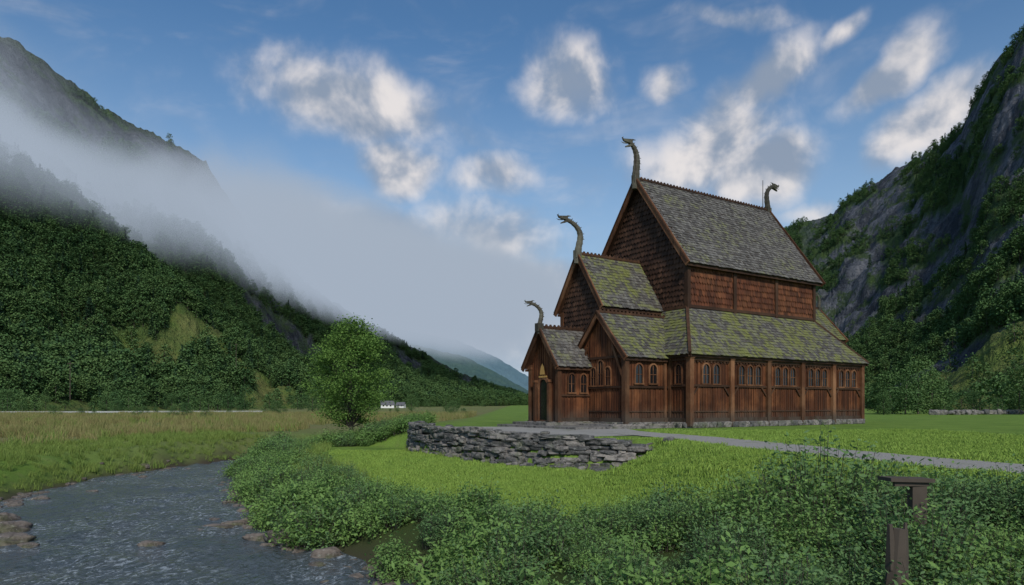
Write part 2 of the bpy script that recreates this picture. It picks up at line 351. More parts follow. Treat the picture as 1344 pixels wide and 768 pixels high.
def gable_roof(rm,u0,u1,vc,half,ze,zr,sw=.26,sh=.27,front=True,back=False,bh=.34):
    rise=zr-ze;SL=math.hypot(half,rise);L=u1-u0
    for sg in (-1,1):
        up=A(0,-sg*half/SL,rise/SL);n=A(0,sg*rise/SL,half/SL);o=A(u0,vc+sg*half,ze)
        slab.box(o-n*.12+A(.03,0,0),A(L-.06,0,0),up*(SL),n*.12)
        shingles(rm,o-up*.06,(1,0,0),up,n,SL+.06,lambda t:(0,L),sw,sh)
        for (uu,on) in ((u0-.07,front),(u1+.07,back)):
            if on:
                pA=A(uu,vc+sg*(half+.1),ze-.16);pB=A(uu,vc,zr-.10)
                beam(postm,pA,pB,.09,bh,(1,0,0)); beam(trim,pA+A(-.05 if uu<u1 else .05,0,.17),pB+A(-.05 if uu<u1 else .05,0,.19),.10,.10,(1,0,0))
        beam(trim,o+A(0,0,-.16)+A(.05,-sg*.1,0),o+A(L-.05,-sg*.1,-.16),.06,.16,(0,1,0))
    crest.box((u0-.1,vc-.09,zr-.02),(L+.2,0,0),(0,.18,0),(0,0,.14))
    k=int(L/.34)
    for i in range(k):
        x=u0+.1+i*.34
        crest.add([(x,vc-.05,zr+.12),(x+.2,vc-.05,zr+.12),(x+.2,vc+.05,zr+.12),(x,vc+.05,zr+.12),(x+.04,vc-.02,zr+.24),(x+.16,vc-.02,zr+.24),(x+.16,vc+.02,zr+.24),(x+.04,vc+.02,zr+.24)],[(0,1,5,4),(1,2,6,5),(2,3,7,6),(3,0,4,7),(4,5,6,7)])
def arch(c,e,n,w,h,fw=.09,mull=False,mbf=None):
    mbf=mbf or postm; c=A(*c);e=A(*e);n=A(*n);K=10;r=w/2
    def outline(r,hh): 
        return [(-r,0)]+[(-r*math.cos(math.pi*i/K),hh+r*math.sin(math.pi*i/K)*1.15) for i in range(K+1)]+[(r,0)]
    hs=h-r*1.15; inn=outline(r,hs);out=outline(r+fw,hs)
    P3=lambda p,o:c+e*p[0]+A(0,0,p[1])+n*o
    k=len(inn)
    win.add([P3(p,.055) for p in inn],[tuple(range(k))])  # recess shade put into a near-black glassy pane
    fr=[P3(p,.13) for p in out]+[P3(p,.13) for p in inn]+[P3(p,.03) for p in inn]+[P3(p,.03) for p in out]
    fs=[]
    for i in range(k-1):
        fs+=[(i,i+1,k+i+1,k+i),(k+i,k+i+1,2*k+i+1,2*k+i),(3*k+i,3*k+i+1,i+1,i)]
    mbf.add(fr,fs)
    mbf.box(c-e*(r+fw+.03)+n*.03-A(0,0,.09),e*(w+2*fw+.06),n*.13,A(0,0,.087))
    if mull:
        mbf.box(c-e*.02+n*.06,e*.04,n*.03,A(0,0,h-.05)); mbf.box(c-e*r+n*.06+A(0,0,h*.45),e*w,n*.028,A(0,0,.035))
def post(u,v,z0,z1,w=.36):
    postm.box((u-w/2,v-w/2,z0),(w,0,0),(0,w,0),(0,0,z1-z0))
    postm.box((u-w/2-.04,v-w/2-.04,z0),(w+.08,0,0),(0,w+.08,0),(0,0,.22)); postm.box((u-w/2-.04,v-w/2-.04,z1-.3),(w+.08,0,0),(0,w+.08,0),(0,0,.14))
def rail(p,q,z,n,h=.16,pr=.10,mb=None):
    mb=mb or trim; p=A(*p,0);q=A(*q,0);n=A(n[0],n[1],0)
    mb.box(p+n*.02+A(0,0,z-h/2),q-p,n*pr,A(0,0,h))
AL,AW=19.3,14.0; ZB=.38
walls=[((0,0),(AL,0),(0,-1)),((0,AW),(0,0),(-1,0)),((AL,0),(AL,AW),(1,0)),((AL,AW),(0,AW),(0,1))]
for p,q,n in walls:
    plank_wall(planks,p,q,ZB,4.85,n)
    rail(p,q,ZB+.12,n,.26,.12); rail(p,q,2.72,n,.14,.11); rail(p,q,4.42,n,.2,.12); rail(p,q,1.05,n,.08,.06)
for i in range(6):
    post(i*3.86,-.05,.12,4.75)
    if i: post(i*3.86,AW+.05,.12,4.75)
for v in (3.5,7,10.5,14): post(-.05,v,.12,4.75); post(AL+.05,v,.12,4.75)
post(-.05,1.6,.3,4.7,.2)
for i in range(5):
    u=i*3.86+1.93; cnt=2 if i==0 else 3
    wd=.62 if cnt==2 else .56; sp=.98 if cnt==2 else .86
    for k in range(cnt):
        arch((u+(k-(cnt-1)/2)*sp,0,2.86),(1,0,0),(0,-1,0),wd,1.25,.085,mull=True)
    for k in range(11):
        trim.box((i*3.86+.28+k*.315,-.10,4.20),(.18,0,0),(0,.06,0),(0,0,.11))
    for sg in (-1,1):
        uu=u+sg*1.72; beam(trim,(uu,-.09,2.1),(uu-sg*.5,-.09,2.66),.07,.10,(0,1,0))
arch((0,.85,2.86),(0,-1,0),(-1,0,0),.5,1.2,.08,mull=True)
ze,zt=4.72,8.2; ov=.42; run=2.5+ov; SL=math.hypot(run,zt-ze); cu=run/SL
def hip(o,e,inw,L):
    up=A(inw[0]*cu,inw[1]*cu,(zt-ze)/SL); n=nrm(np.cross(A(*e),up)); n=n if n[2]>0 else -n
    o=A(*o); e=A(*e)
    vs=[o,o+e*L,o+e*(L-run)+up*SL,o+e*run+up*SL]; vs=vs+[v-n*.1 for v in vs]
    slab.add(vs,[(0,1,2,3),(7,6,5,4),(0,4,5,1),(1,5,6,2),(2,6,7,3),(3,7,4,0)])
    shingles(roofB,o-up*.06,e,up,n,SL,lambda t:(t*cu,L-t*cu),.27,.28)
    trim.box(o+A(0,0,-.2)+A(*inw,0)*.1,e*L,A(*inw,0)*.06,A(0,0,.16))
LU=AL+2*ov;LV=AW+2*ov
hip((-ov,-ov,ze),(1,0,0),(0,1),LU); hip((-ov,AW+ov,ze),(0,-1,0),(1,0),LV); hip((AL+ov,-ov,ze),(0,1,0),(-1,0),LV); hip((AL+ov,AW+ov,ze),(-1,0,0),(0,-1),LU)
for (a,b2) in (((-ov,-ov),(2.5,2.5)),((AL+ov,-ov),(AL-2.5,2.5)),((-ov,AW+ov),(2.5,AW-2.5)),((AL+ov,AW+ov),(AL-2.5,AW-2.5))):
    beam(crest,(*a,ze+.06),(*b2,zt+.06),.2,.12,(a[0]-b2[0],-(a[1]-b2[1]),0))
N0,N1,V0,V1=2.5,16.8,2.5,11.5; vc=7.0
nze,nzr,nh=11.17,18.1,5.0
def gtop(vc,half,ze,zr,a0,sgn): 
    return lambda s: ze+(zr-ze)*(1-abs((a0+sgn*s)-vc)/half)-.12
plank_wall(slab,(N0,V1),(N0,V0),7.0,gtop(vc,nh,nze,nzr,V1,-1),(-1,0))
plank_wall(slab,(N1,V0),(N1,V1),7.0,gtop(vc,nh,nze,nzr,V0,1),(1,0))
plank_wall(slab,(N0,V0),(N1,V0),7.0,11.7,(0,-1)); plank_wall(slab,(N1,V1),(N0,V1),7.0,11.7,(0,1))
def gclip(half,ze,zr,W,zb):
    def f(t):
        z=zb+t+.1; lim=half*(1-(z-ze)/(zr-ze)) if z>ze else W/2
        lim=min(lim,W/2)-.02; return (W/2-lim,W/2+lim)
    return f
shingles(scal,(N0-.03,V1,7.9),(0,-1,0),(0,0,1),(-1,0,0),nzr-7.9-.3,gclip(nh,nze,nzr,V1-V0,7.9),.32,.37,True,lift=.11)
shingles(scal,(N1+.03,V0,7.9),(0,1,0),(0,0,1),(1,0,0),nzr-7.9-.3,gclip(nh,nze,nzr,V1-V0,7.9),.26,.30,True)
shingles(clere,(N0,V0-.03,8.15),(1,0,0),(0,0,1),(0,-1,0),3.3,lambda t:(0,N1-N0),.28,.42,True,lift=.10)
shingles(clere,(N1,V1+.03,8.15),(-1,0,0),(0,0,1),(0,1,0),3.3,lambda t:(0,N1-N0),.22,.36,True)
for u in (N0,N0+4.77,N0+9.53,N1):
    trim.box((u-.15,V0-.19,8.05),(.3,0,0),(0,.3,0),(0,0,3.4)); trim.box((u-.15,V1-.11,8.05),(.3,0,0),(0,.3,0),(0,0,3.4))
rail((N0,V0),(N1,V0),8.25,(0,-1),.2,.15); rail((N0,V0),(N1,V0),11.15,(0,-1),.28,.14); rail((N0,V1),(N0,V0),8.2,(-1,0),.2,.15)
gable_roof(roofA,2.0,17.3,vc,nh,nze,nzr,back=True,bh=.42)
plank_wall(slab,(-3.0,9.25),(-3.0,4.95),ZB,gtop(7.1,2.5,8.1,11.96,9.25,-1),(-1,0))
plank_wall(planks,(-3.0,4.95),(2.5,4.95),ZB,8.55,(0,-1)); plank_wall(planks,(2.5,9.25),(-3.0,9.25),ZB,8.55,(0,1))
shingles(scal,(-3.03,9.25,6.0),(0,-1,0),(0,0,1),(-1,0,0),11.96-6.0-.25,gclip(2.5,8.1,11.96,4.3,6.0),.28,.34,True,lift=.09)
for v in (4.98,9.22): postm.box((-3.17,v-.16,ZB),(.32,0,0),(0,.32,0),(0,0,7.75))
rail((-3.0,9.25),(-3.0,4.95),5.95,(-1,0),.2,.13)
rail((-3.0,4.95),(2.5,4.95),8.02,(0,-1),.2,.13)
gable_roof(roofB,-3.35,2.55,7.1,2.5,8.1,11.96)
g3=gtop(4.14,2.6,4.55,7.53,6.45,-1)
plank_wall(planks,(-3.74,6.45),(-3.74,1.82),ZB,g3,(-1,0)); plank_wall(planks,(-3.74,1.82),(0,1.82),ZB,4.85,(0,-1)); plank_wall(planks,(0,6.45),(-3.74,6.45),ZB,4.85,(0,1))
for p,q,n in (((-3.74,6.45),(-3.74,1.82),(-1,0)),((-3.74,1.82),(0,1.82),(0,-1))):
    rail(p,q,ZB+.12,n,.26,.12); rail(p,q,2.62,n,.14,.11); rail(p,q,1.05,n,.08,.06)
rail((-3.74,1.82),(0,1.82),4.42,(0,-1),.2,.12); rail((-3.74,6.3),(-3.74,1.97),4.55,(-1,0),.16,.11)
post(-3.78,1.8,.12,4.72,.34); post(-3.78,6.4,.12,4.6,.3); post(-.4,1.78,.3,4.6,.2)
for k,(hh) in enumerate((1.15,1.6,1.15)): arch((-3.74,4.14+(1-k)*.72,2.76),(0,-1,0),(-1,0,0),.48,hh,.08,mull=True)
for k in range(2): arch((-2.7+k*1.25,1.82,2.86),(1,0,0),(0,-1,0),.62,1.2,.09,mull=True)
beam(postm,(-3.9,1.95,3.3),(-3.9,2.9,5.3),.09,.16,(1,0,0)); beam(postm,(-3.9,6.33,3.3),(-3.9,5.4,5.3),.09,.16,(1,0,0))
gable_roof(roofB,-4.05,2.1,4.14,2.65,4.5,7.53)
pv=6.95
g4=gtop(pv,1.85,4.05,6.64,8.5,-1)
plank_wall(planks,(-6.3,8.5),(-6.3,5.4),ZB,g4,(-1,0),bot=lambda s:3.15 if abs(8.5-s-pv)<.62 else ZB)
plank_wall(planks,(-6.3,5.4),(-3.0,5.4),ZB,4.35,(0,-1)); plank_wall(planks,(-3.0,8.5),(-6.3,8.5),ZB,4.35,(0,1))
plank_wall(trim,(-6.0,7.6),(-6.0,6.3),ZB,3.3,(-1,0),w=.2)
arch((-6.32,pv,ZB+.09),(0,-1,0),(-1,0,0),1.0,2.72,.2)
for sg in (-1,1):
    postm.box((-6.62,pv+sg*.78-.1,ZB),(.24,0,0),(0,.2,0),(0,0,2.6)); postm.box((-6.68,pv+sg*.78-.15,ZB+2.6),(.34,0,0),(0,.3,0),(0,0,.16))
golds.box((-6.48,pv-.45,3.3),(.06,0,0),(0,.9,0),(0,0,.12))
golds.add([(-6.5,pv-.3,3.5),(-6.5,pv+.3,3.5),(-6.5,pv+.18,4.0),(-6.5,pv,4.25),(-6.5,pv-.18,4.0)],[(0,1,2,3,4)])
post(-6.32,5.4,.2,4.2,.3); post(-6.32,8.5,.2,4.2,.3); post(-3.3,5.38,.2,4.2,.24)
for n_,p,q in (((0,-1),(-6.3,5.4),(-3.0,5.4)),):
    rail(p,q,ZB+.12,n_,.26,.12); rail(p,q,2.1,n_,.12,.1); rail(p,q,3.95,n_,.2,.12)
arch((-5.3,5.4,2.3),(1,0,0),(0,-1,0),.5,1.2,.08,mull=True); arch((-4.3,5.4,2.3),(1,0,0),(0,-1,0),.5,1.2,.08,mull=True)
gable_roof(roofA,-6.7,-2.9,pv,1.9,4.0,6.64,bh=.3)
plank_wall(planks,(16.8,4.8),(24.2,4.8),ZB,7.6,(0,-1)); plank_wall(planks,(24.2,9.2),(16.8,9.2),ZB,7.6,(0,1))
plank_wall(planks,(24.2,4.8),(24.2,9.2),ZB,gtop(7,2.6,7.2,10.2,4.8,1),(1,0))
gable_roof(roofB,16.8,24.6,7,2.6,7.2,10.2,back=True,front=False)
for (a0,a1,b0,b1) in ((-.15,AL+.15,-.15,AW+.15),(-3.9,0.2,1.68,9.4),(-6.5,-2.8,5.25,8.65),(17,24.4,4.65,9.35)):
    found.box((a0,b0,-.3),(a1-a0,0,0),(0,b1-b0,0),(0,0,.3+ZB))
def stonerow(p,q,z,h):
    p=A(*p);q=A(*q);L=np.linalg.norm(q-p);d=(q-p)/L;s=0
    while s<L:
        l=random.uniform(.4,.9); c=p+d*(s+l/2); rock(found,(c[0],c[1],z),(l*.5,.2,h),math.atan2(d[1],d[0]),.4); s+=l
for p,q in (((0,-.1),(AL,-.1)),((-.1,0),(-.1,1.8)),((-3.8,1.7),(0,1.7)),((-3.85,1.8),(-3.85,5.3)),((-6.4,5.3),(-3.8,5.3)),((-6.45,5.3),(-6.45,6.2)),((-6.45,7.7),(-6.45,8.6))): stonerow(p,q,.17,.2)
steps=MB()
steps.box((-8.4,1.0,-.2),(8.1,0,0),(0,8.6,0),(0,0,.36)); steps.box((-7.6,5.0,-.2),(4,0,0),(0,3.9,0),(0,0,.54)); 
steps.box((-5.2,1.35,-.2),(5.0,0,0),(0,5,0),(0,0,.47))
drag=MB()
def dragon(u,v,z,dirn,H,fwd):
    path=[(0,-.3),(-.02,.12),(-.08,.32),(-.11,.50),(-.06,.66),(.08,.79),(.26,.87),(.42,.90)]
    R=[.28,.27,.25,.23,.20,.175,.15,.15]
    cs=np.array(path); tt=np.linspace(0,len(path)-1,26); xs_=np.interp(tt,range(len(path)),cs[:,0]); zs_=np.interp(tt,range(len(path)),cs[:,1]); 
    k=np.array([.25,.5,.25])
    for _ in range(3): xs_[1:-1]=np.convolve(xs_,k,'valid'); zs_[1:-1]=np.convolve(zs_,k,'valid')
    rr=np.interp(tt,range(len(path)),R)*H/2.5
    P3=[(u+dirn*x*fwd/.75,v,z+zz*H) for x,zz in zip(xs_,zs_)]
    tube(drag,P3,rr*(1+.06*np.sin(np.arange(26)*2.1)),8,squash=.8)
    for i in range(3,25):
        p=A(*P3[i]); d=nrm(A(*P3[min(i+1,25)])-A(*P3[i-1])); nb=A(-dirn*abs(d[2]),0,abs(d[0]) ) ; nb=nrm(nb+A(0,0,.15))
        h=rr[i]*1.35+(.14 if i%3==0 else .03)*H/2.5
        drag.add([p-d*.09+A(0,.03,0),p+d*.09+A(0,.03,0),p+d*.09-A(0,.03,0),p-d*.09-A(0,.03,0),p+nb*h-d*.10],[(0,1,4),(1,2,4),(2,3,4),(3,0,4)])
    e=A(*P3[-1]); f=nrm((dirn,0,-.12)); k=H/2.5*1.15
    def jaw(l,h0,h1,dz,tip):
        upv=A(0,0,1)
        a=e-f*.12*k+upv*dz*k; b=a+f*l*k+upv*tip*k
        w0,w1=.13*k,.05*k
        drag.add([a+A(0,w0,h0*k),a+A(0,-w0,h0*k),a+A(0,-w0,-h0*k),a+A(0,w0,-h0*k),b+A(0,w1,h1*k),b+A(0,-w1,h1*k),b+A(0,-w1,-h1*k),b+A(0,w1,-h1*k)],[(0,1,2,3),(4,5,6,7),(0,1,5,4),(1,2,6,5),(2,3,7,6),(3,0,4,7)])
    jaw(.62,.13,.06,.06,.08); jaw(.45,.08,.035,-.10,-.14); 
    nose=e+f*.5*k+A(0,0,.16*k); tube(drag,[nose,nose+f*.08*k+A(0,0,.1*k),nose+A(0,0,.15*k)],[.06*k,.04*k,.015*k],6)
    tube(drag,[e+A(0,0,.1*k),e-f*.2*k+A(0,0,.2*k),e-f*.45*k+A(0,0,.2*k)],[.07*k,.05*k,.015*k],6)
    tube(drag,[e+f*.2*k-A(0,0,.03*k),e+f*.5*k-A(0,0,.04*k),e+f*.66*k+A(0,0,.02*k)],[.035*k,.025*k,.01*k],6)
    drag.box((u-.24,v-.18,z-.35),(.48,0,0),(0,.36,0),(0,0,.55))
dragon(1.95,7,18.15,-1,2.75,1.0); dragon(17.3,7,18.15,1,2.4,1.5); dragon(-3.4,7.1,12.0,-1,2.45,1.9); dragon(-6.75,pv,6.7,-1,1.65,1.3); dragon(24.6,7,10.2,-1,1.5,.7)
tube(drag,[(16.6,7,18.2),(16.6,7,20.6)],[.04,.025],6)
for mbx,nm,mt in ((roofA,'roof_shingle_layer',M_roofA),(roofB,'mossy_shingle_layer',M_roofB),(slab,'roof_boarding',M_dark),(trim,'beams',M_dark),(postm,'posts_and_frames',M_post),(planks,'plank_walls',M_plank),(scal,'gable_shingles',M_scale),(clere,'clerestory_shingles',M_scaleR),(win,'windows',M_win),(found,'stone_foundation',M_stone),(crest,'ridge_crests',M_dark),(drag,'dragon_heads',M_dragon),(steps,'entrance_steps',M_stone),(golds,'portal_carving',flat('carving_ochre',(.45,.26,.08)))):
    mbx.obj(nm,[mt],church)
# ---------------------------------------------------------------- vegetation meshes
def leafverts(c,ln,wd,up_bias=.3):
    n=len(c); nr=rng.normal(size=(n,3)); nr[:,2]=np.abs(nr[:,2])+up_bias; nr/=np.linalg.norm(nr,axis=1)[:,None]
    a=rng.normal(size=(n,3)); a-=nr*(a*nr).sum(1)[:,None]; a/=np.linalg.norm(a,axis=1)[:,None]; b=np.cross(nr,a)
    ln=np.broadcast_to(ln,(n,))[:,None];wd=np.broadcast_to(wd,(n,))[:,None]
    V=np.stack([c-a*ln/2,c+b*wd/2,c+a*ln/2,c-b*wd/2],1).reshape(-1,3)
    return V,np.arange(n*4).reshape(n,4)
def protoset(name): return bpy.data.collections.new(name)
def protomesh(col,name,V,Fc,mats,extra=None):
    me=bpy.data.meshes.new(name); vs=[tuple(v) for v in V]; fs=[tuple(f) for f in Fc]; mi=[0]*len(fs)
    if extra: 
        n=len(vs); vs+=extra.v; fs+=[tuple(i+n for i in f) for f in extra.f]; mi+=[1]*len(extra.f)
    me.from_pydata(vs,[],fs); [me.materials.append(m) for m in mats]; me.polygons.foreach_set('material_index',mi); me.update()
    ob=bpy.data.objects.new(name,me); col.objects.link(ob); return ob
def crown(H,R,z0,nc,nl,sd,ls,shape=.9):
    C=[]
    for i in range(nc):
        h=random.random(); z=z0+(H-z0)*h; rr=R*math.sin(math.pi*min(1,(h*.88+.10)))**shape*random.uniform(.45,1.0); a=random.random()*6.283
        C.append((rr*math.cos(a),rr*math.sin(a),z))
    C=np.array(C); c=np.repeat(C,nl,0)+rng.normal(size=(nc*nl,3))*np.array([sd,sd,sd*.7]); return C,c
def forest_proto(col,H,R,nm,con=False,nc=24,nl=14,ls=1.0):
    ex=MB(); tube(ex,[(0,0,-1),(0,0,H*.4),(0,0,H*.8)],[.2,.14,.04],4)
    if con:
        c=[]
        for i in range(260):
            h=random.random()**1.3; r=R*(1-h)*random.uniform(.3,1)+.1; a=random.random()*6.283; c.append((r*math.cos(a),r*math.sin(a),1+(H-1)*h-r*.3))
        V,Fc=leafverts(np.array(c),1.2,.5); protomesh(col,nm,V,Fc,[L_conif,M_bark],ex); return
    C,c=crown(H,R,H*.12,nc,nl,H*.065,1)
    V,Fc=leafverts(c,rng.uniform(.55,1.1,len(c))*ls,rng.uniform(.4,.75,len(c))*ls,.6); protomesh(col,nm,V,Fc,[L_forest,M_bark],ex)
fc=protoset('forest_protos')
for i,(H,R) in enumerate(((9,3.2),(10,3.0),(8,3.6),(11,3.4))): forest_proto(fc,H,R,f'a_tree_{i}')
forest_proto(fc,12,2.2,'b_conifer',True)
fd=protoset('field_tree_protos')
for i,(H,R) in enumerate(((9,2.9),(10,3.3),(8,3.4))): forest_proto(fd,H,R,f'a_fieldtree_{i}',nc=60,nl=40,ls=.42)
def shrub(col,nm,H,R,n,ls,mat,stem=True):
    ns=max(8,n//28); c=[];ex=MB()
    for i in range(ns):
        a=random.random()*6.283; rr=R*math.sqrt(random.random()); top=H*(1-.55*(rr/R)**2)*random.uniform(.65,1.15)
        bx,by=rr*.5*math.cos(a),rr*.5*math.sin(a); tx,ty=rr*math.cos(a),rr*math.sin(a)
        if stem: tube(ex,[(bx,by,-.1),((bx+tx)/2,(by+ty)/2,top*.55),(tx,ty,top*.97)],[.008,.006,.002],3)
        for k in range(n//ns):
            q=random.uniform(.12,1)**.75; s=ls*1.3
            c.append((bx+(tx-bx)*q+random.gauss(0,s),by+(ty-by)*q+random.gauss(0,s),top*q+random.gauss(0,s*.5)))
    V,Fc=leafverts(np.array(c),rng.uniform(.7,1.3,len(c))*ls,rng.uniform(.4,.65,len(c))*ls,.8); protomesh(col,nm,V,Fc,[mat,M_bark],ex)
sc_=protoset('shrub_protos')
shrub(sc_,'a_nettle',1.0,.5,700,.095,L_shrub); shrub(sc_,'b_nettle',.9,.6,700,.085,L_shrub); shrub(sc_,'c_willow',1.15,.6,900,.07,L_shrubD); shrub(sc_,'d_broadleaf',.7,.6,450,.14,L_shrub)
bc=protoset('bush_protos'); shrub(bc,'a_bush',1.5,1.1,3800,.075,L_shrubD); shrub(bc,'b_bush',1.3,1.0,3300,.075,L_shrub)
gc=protoset('grass_protos')
def tuft(col,nm,n,h,r,w,mat,lean=.4):
    vs=[];fs=[]
    for i in range(n):
        a=random.random()*6.283;q=r*math.sqrt(random.random());x,y=q*math.cos(a),q*math.sin(a);b=random.random()*6.283;hh=h*random.uniform(.5,1.1);l=lean*hh*random.random();la=random.random()*6.283
        dx,dy=w*math.cos(b),w*math.sin(b);k=len(vs)
        vs+=[(x-dx,y-dy,-.02),(x+dx,y+dy,-.02),(x+dx*.7+l*.4*math.cos(la),y+dy*.7+l*.4*math.sin(la),hh*.6),(x-dx*.7+l*.4*math.cos(la),y-dy*.7+l*.4*math.sin(la),hh*.6),(x+l*math.cos(la),y+l*math.sin(la),hh)]
        fs+=[(k,k+1,k+2,k+3),(k+3,k+2,k+4)]
    me=bpy.data.meshes.new(nm); me.from_pydata(vs,[],fs); me.materials.append(mat); ob=bpy.data.objects.new(nm,me); col.objects.link(ob)
for i in range(3): tuft(gc,f'a_tuft{i}',34,.065,.2,.008,L_grass,1.2)
tg=protoset('tallgrass_protos')
for i in range(3): tuft(tg,f'a_tall{i}',36,.65,.4,.014,L_gold,.6)
tuft(tg,'b_green',36,.55,.4,.016,L_rank,.7)
rg_=protoset('rank_grass_protos')
for i in range(3): tuft(rg_,f'a_rank{i}',40,.5,.3,.012,L_rank,.9)
def scatter(name,pts,scl,col,tilt=.1,weights=None):
    pts=np.asarray(pts); n=len(pts); me=bpy.data.meshes.new(name); me.vertices.add(n); me.vertices.foreach_set('co',pts.astype(np.float32).ravel())
    a=me.attributes.new('scl','FLOAT','POINT'); a.data.foreach_set('value',np.asarray(scl,np.float32))
    rt=np.stack([rng.normal(size=n)*tilt,rng.normal(size=n)*tilt,rng.random(n)*6.283],1).astype(np.float32)
    a=me.attributes.new('rot','FLOAT_VECTOR','POINT'); a.data.foreach_set('vector',rt.ravel())
    k=len(col.objects); idx=rng.choice(k,size=n,p=weights).astype(np.int32)
    a=me.attributes.new('idx','INT','POINT'); a.data.foreach_set('value',idx)
    ob=bpy.data.objects.new(name,me); link(ob)
    g=bpy.data.node_groups.new(name+'_gn','GeometryNodeTree'); g.interface.new_socket('Geometry',in_out='INPUT',socket_type='NodeSocketGeometry'); g.interface.new_socket('Geometry',in_out='OUTPUT',socket_type='NodeSocketGeometry')
    gi=g.nodes.new('NodeGroupInput');go=g.nodes.new('NodeGroupOutput');ip=g.nodes.new('GeometryNodeInstanceOnPoints');ci=g.nodes.new('GeometryNodeCollectionInfo')
    ci.inputs['Collection'].default_value=col; ci.inputs['Separate Children'].default_value=True; ci.inputs['Reset Children'].default_value=True
    def na(nm,ty): q=g.nodes.new('GeometryNodeInputNamedAttribute'); q.data_type=ty; q.inputs['Name'].default_value=nm; return q.outputs[0]
    e=g.nodes.new('FunctionNodeEulerToRotation'); L=g.links.new
    L(gi.outputs[0],ip.inputs['Points']);L(ci.outputs[0],ip.inputs['Instance']);ip.inputs['Pick Instance'].default_value=True
    L(na('idx','INT'),ip.inputs['Instance Index']);L(na('rot','FLOAT_VECTOR'),e.inputs[0]);L(e.outputs[0],ip.inputs['Rotation']);L(na('scl','FLOAT'),ip.inputs['Scale']);L(ip.outputs[0],go.inputs[0])
    md=ob.modifiers.new('scatter','NODES'); md.node_group=g; return ob
def rpts(n,x0,x1,y0,y1): return rng.uniform(x0,x1,n),rng.uniform(y0,y1,n)
x,y=rpts(6800,-18,15,5,50); ok=inside(x,y,VEG)|((polydist(x,y,BUSHLINE,False)[0]<.5)&(x>-16)); z=zfun(x,y); ok&=(z>-2.10)&(np.hypot(x,y)>6.5)
x,y,z=x[ok],y[ok],z[ok]; keep=rng.random(len(x))<np.where(y<17,.75,.9); x,y,z=x[keep],y[keep],z[keep]
db=polydist(x,y,BUSHLINE,False)[0]; s=rng.uniform(.38,.85,len(x))*(.45+1.1*fbm(x/1.6,y/1.6,2))*(.7+.5*ss(0,1.5,db))*(1+.12*ss(18,30,y))
scatter('riverbank_shrubs',np.stack([x,y,z-.02],1),s,sc_,.12)
bp=[];bs=[]
for (px,D,zz,s) in ((930,12.5,0,.85),(985,12.4,0,1.12),(1035,12,0,1.3),(1085,12.2,0,1.4),(1120,11.8,0,1.2),(1060,10.8,0,1.0),(1000,10.8,0,.85),(1240,11.0,0,.85),(1290,10.8,0,.75),(1340,10.6,0,.8),(1400,10.5,0,.8),(870,12.8,0,.65),(820,13.2,0,.5),(1150,9.8,0,.85),(960,9.8,0,.7),(1090,9.6,0,.75),(1225,9.1,0,1.0),(1195,9.0,0,.95),(1320,9.2,0,.65),(720,13.5,0,.45),(650,14,0,.45),(645,13,0,.4),(1195,10.4,0,1.0),(1250,8.6,0,.6),(1120,8.3,0,.6),(770,11.5,0,.5),(1225,8.0,0,.5),(1140,7.8,0,.4)):
    X=PX(px,D); bp.append((X,D,float(zfun(X,D)))); bs.append(s)
scatter('riverside_bush',bp,bs,bc,.08)
x,y=rpts(1800,-16,-5,22,60); d=polydist(x,y,BUSHLINE,False)[0]; ok=(d<1.2)&(zfun(x,y)>-1.95); scatter('bank_rank_grass',np.stack([x[ok],y[ok],zfun(x[ok],y[ok])],1),rng.uniform(.5,1.1,ok.sum()),rg_)
x,y=rpts(260,-14,-6.5,44,56); scatter('meadow_shrubs',np.stack([x,y,zfun(x,y)],1),rng.uniform(.5,1.3,260),sc_)
x,y=rpts(9000,-50,-13,14,50); ok=~inside(x,y,RIV)&(x<-12.); z=zfun(x,y); ok&=(z>-1.95)
x,y,z=x[ok],y[ok],z[ok]
dd=polydist(x,y,RIV,True)[0]; L_=dd<8
scatter('left_bank_grass',np.stack([x[L_],y[L_],z[L_]],1),rng.uniform(.3,.9,L_.sum())*(.5+fbm(x[L_]/2,y[L_]/2,2)),rg_)
x,y=rpts(20000,-95,-7,30,130); ok=~inside(x,y,RIV)&(polydist(x,y,RIV,True)[0]>3.5+8*fbm(x/8,y/8,2))&((x<-18)|(y>56))&(x/y>-.85)&(rng.random(20000)<.1+.9*(fbm(x/7,y/9,3)>.49)); x,y=x[ok],y[ok]
scatter('tall_grass',np.stack([x,y,zfun(x,y)],1),rng.uniform(.6,1.1,len(x))*(1+y/150),tg)
x,y=rpts(50000,-14,24,11,40); ok=~inside(x,y,VEG)&~inside(x,y,RIV)&(polydist(x,y,[tuple(p) for p in pp],False)[0]>1.4)&(np.abs(x/y)<.8)
inplat=inside(x,y,PLAT); ok&=~(inplat&(y>30)&(x<7.5)); ok&=(polydist(x,y,WALL,False)[0]>.35)&(rng.random(50000)<ss(44,14,y)*.8+.2); x,y=x[ok],y[ok]
scatter('lawn_grass',np.stack([x,y,zfun(x,y)],1),rng.uniform(.7,1.35,len(x))*(1+ .5*(fbm(x,y,2)>.6)),gc)
x,y=rpts(4000,-8,9,26,44); ok=(polydist(x,y,WALL,False)[0]<.55)&~inside(x,y,PLAT); x,y=x[ok],y[ok]
scatter('wall_base_grass',np.stack([x,y,zfun(x,y)],1),rng.uniform(.3,.6,len(x)),rg_)
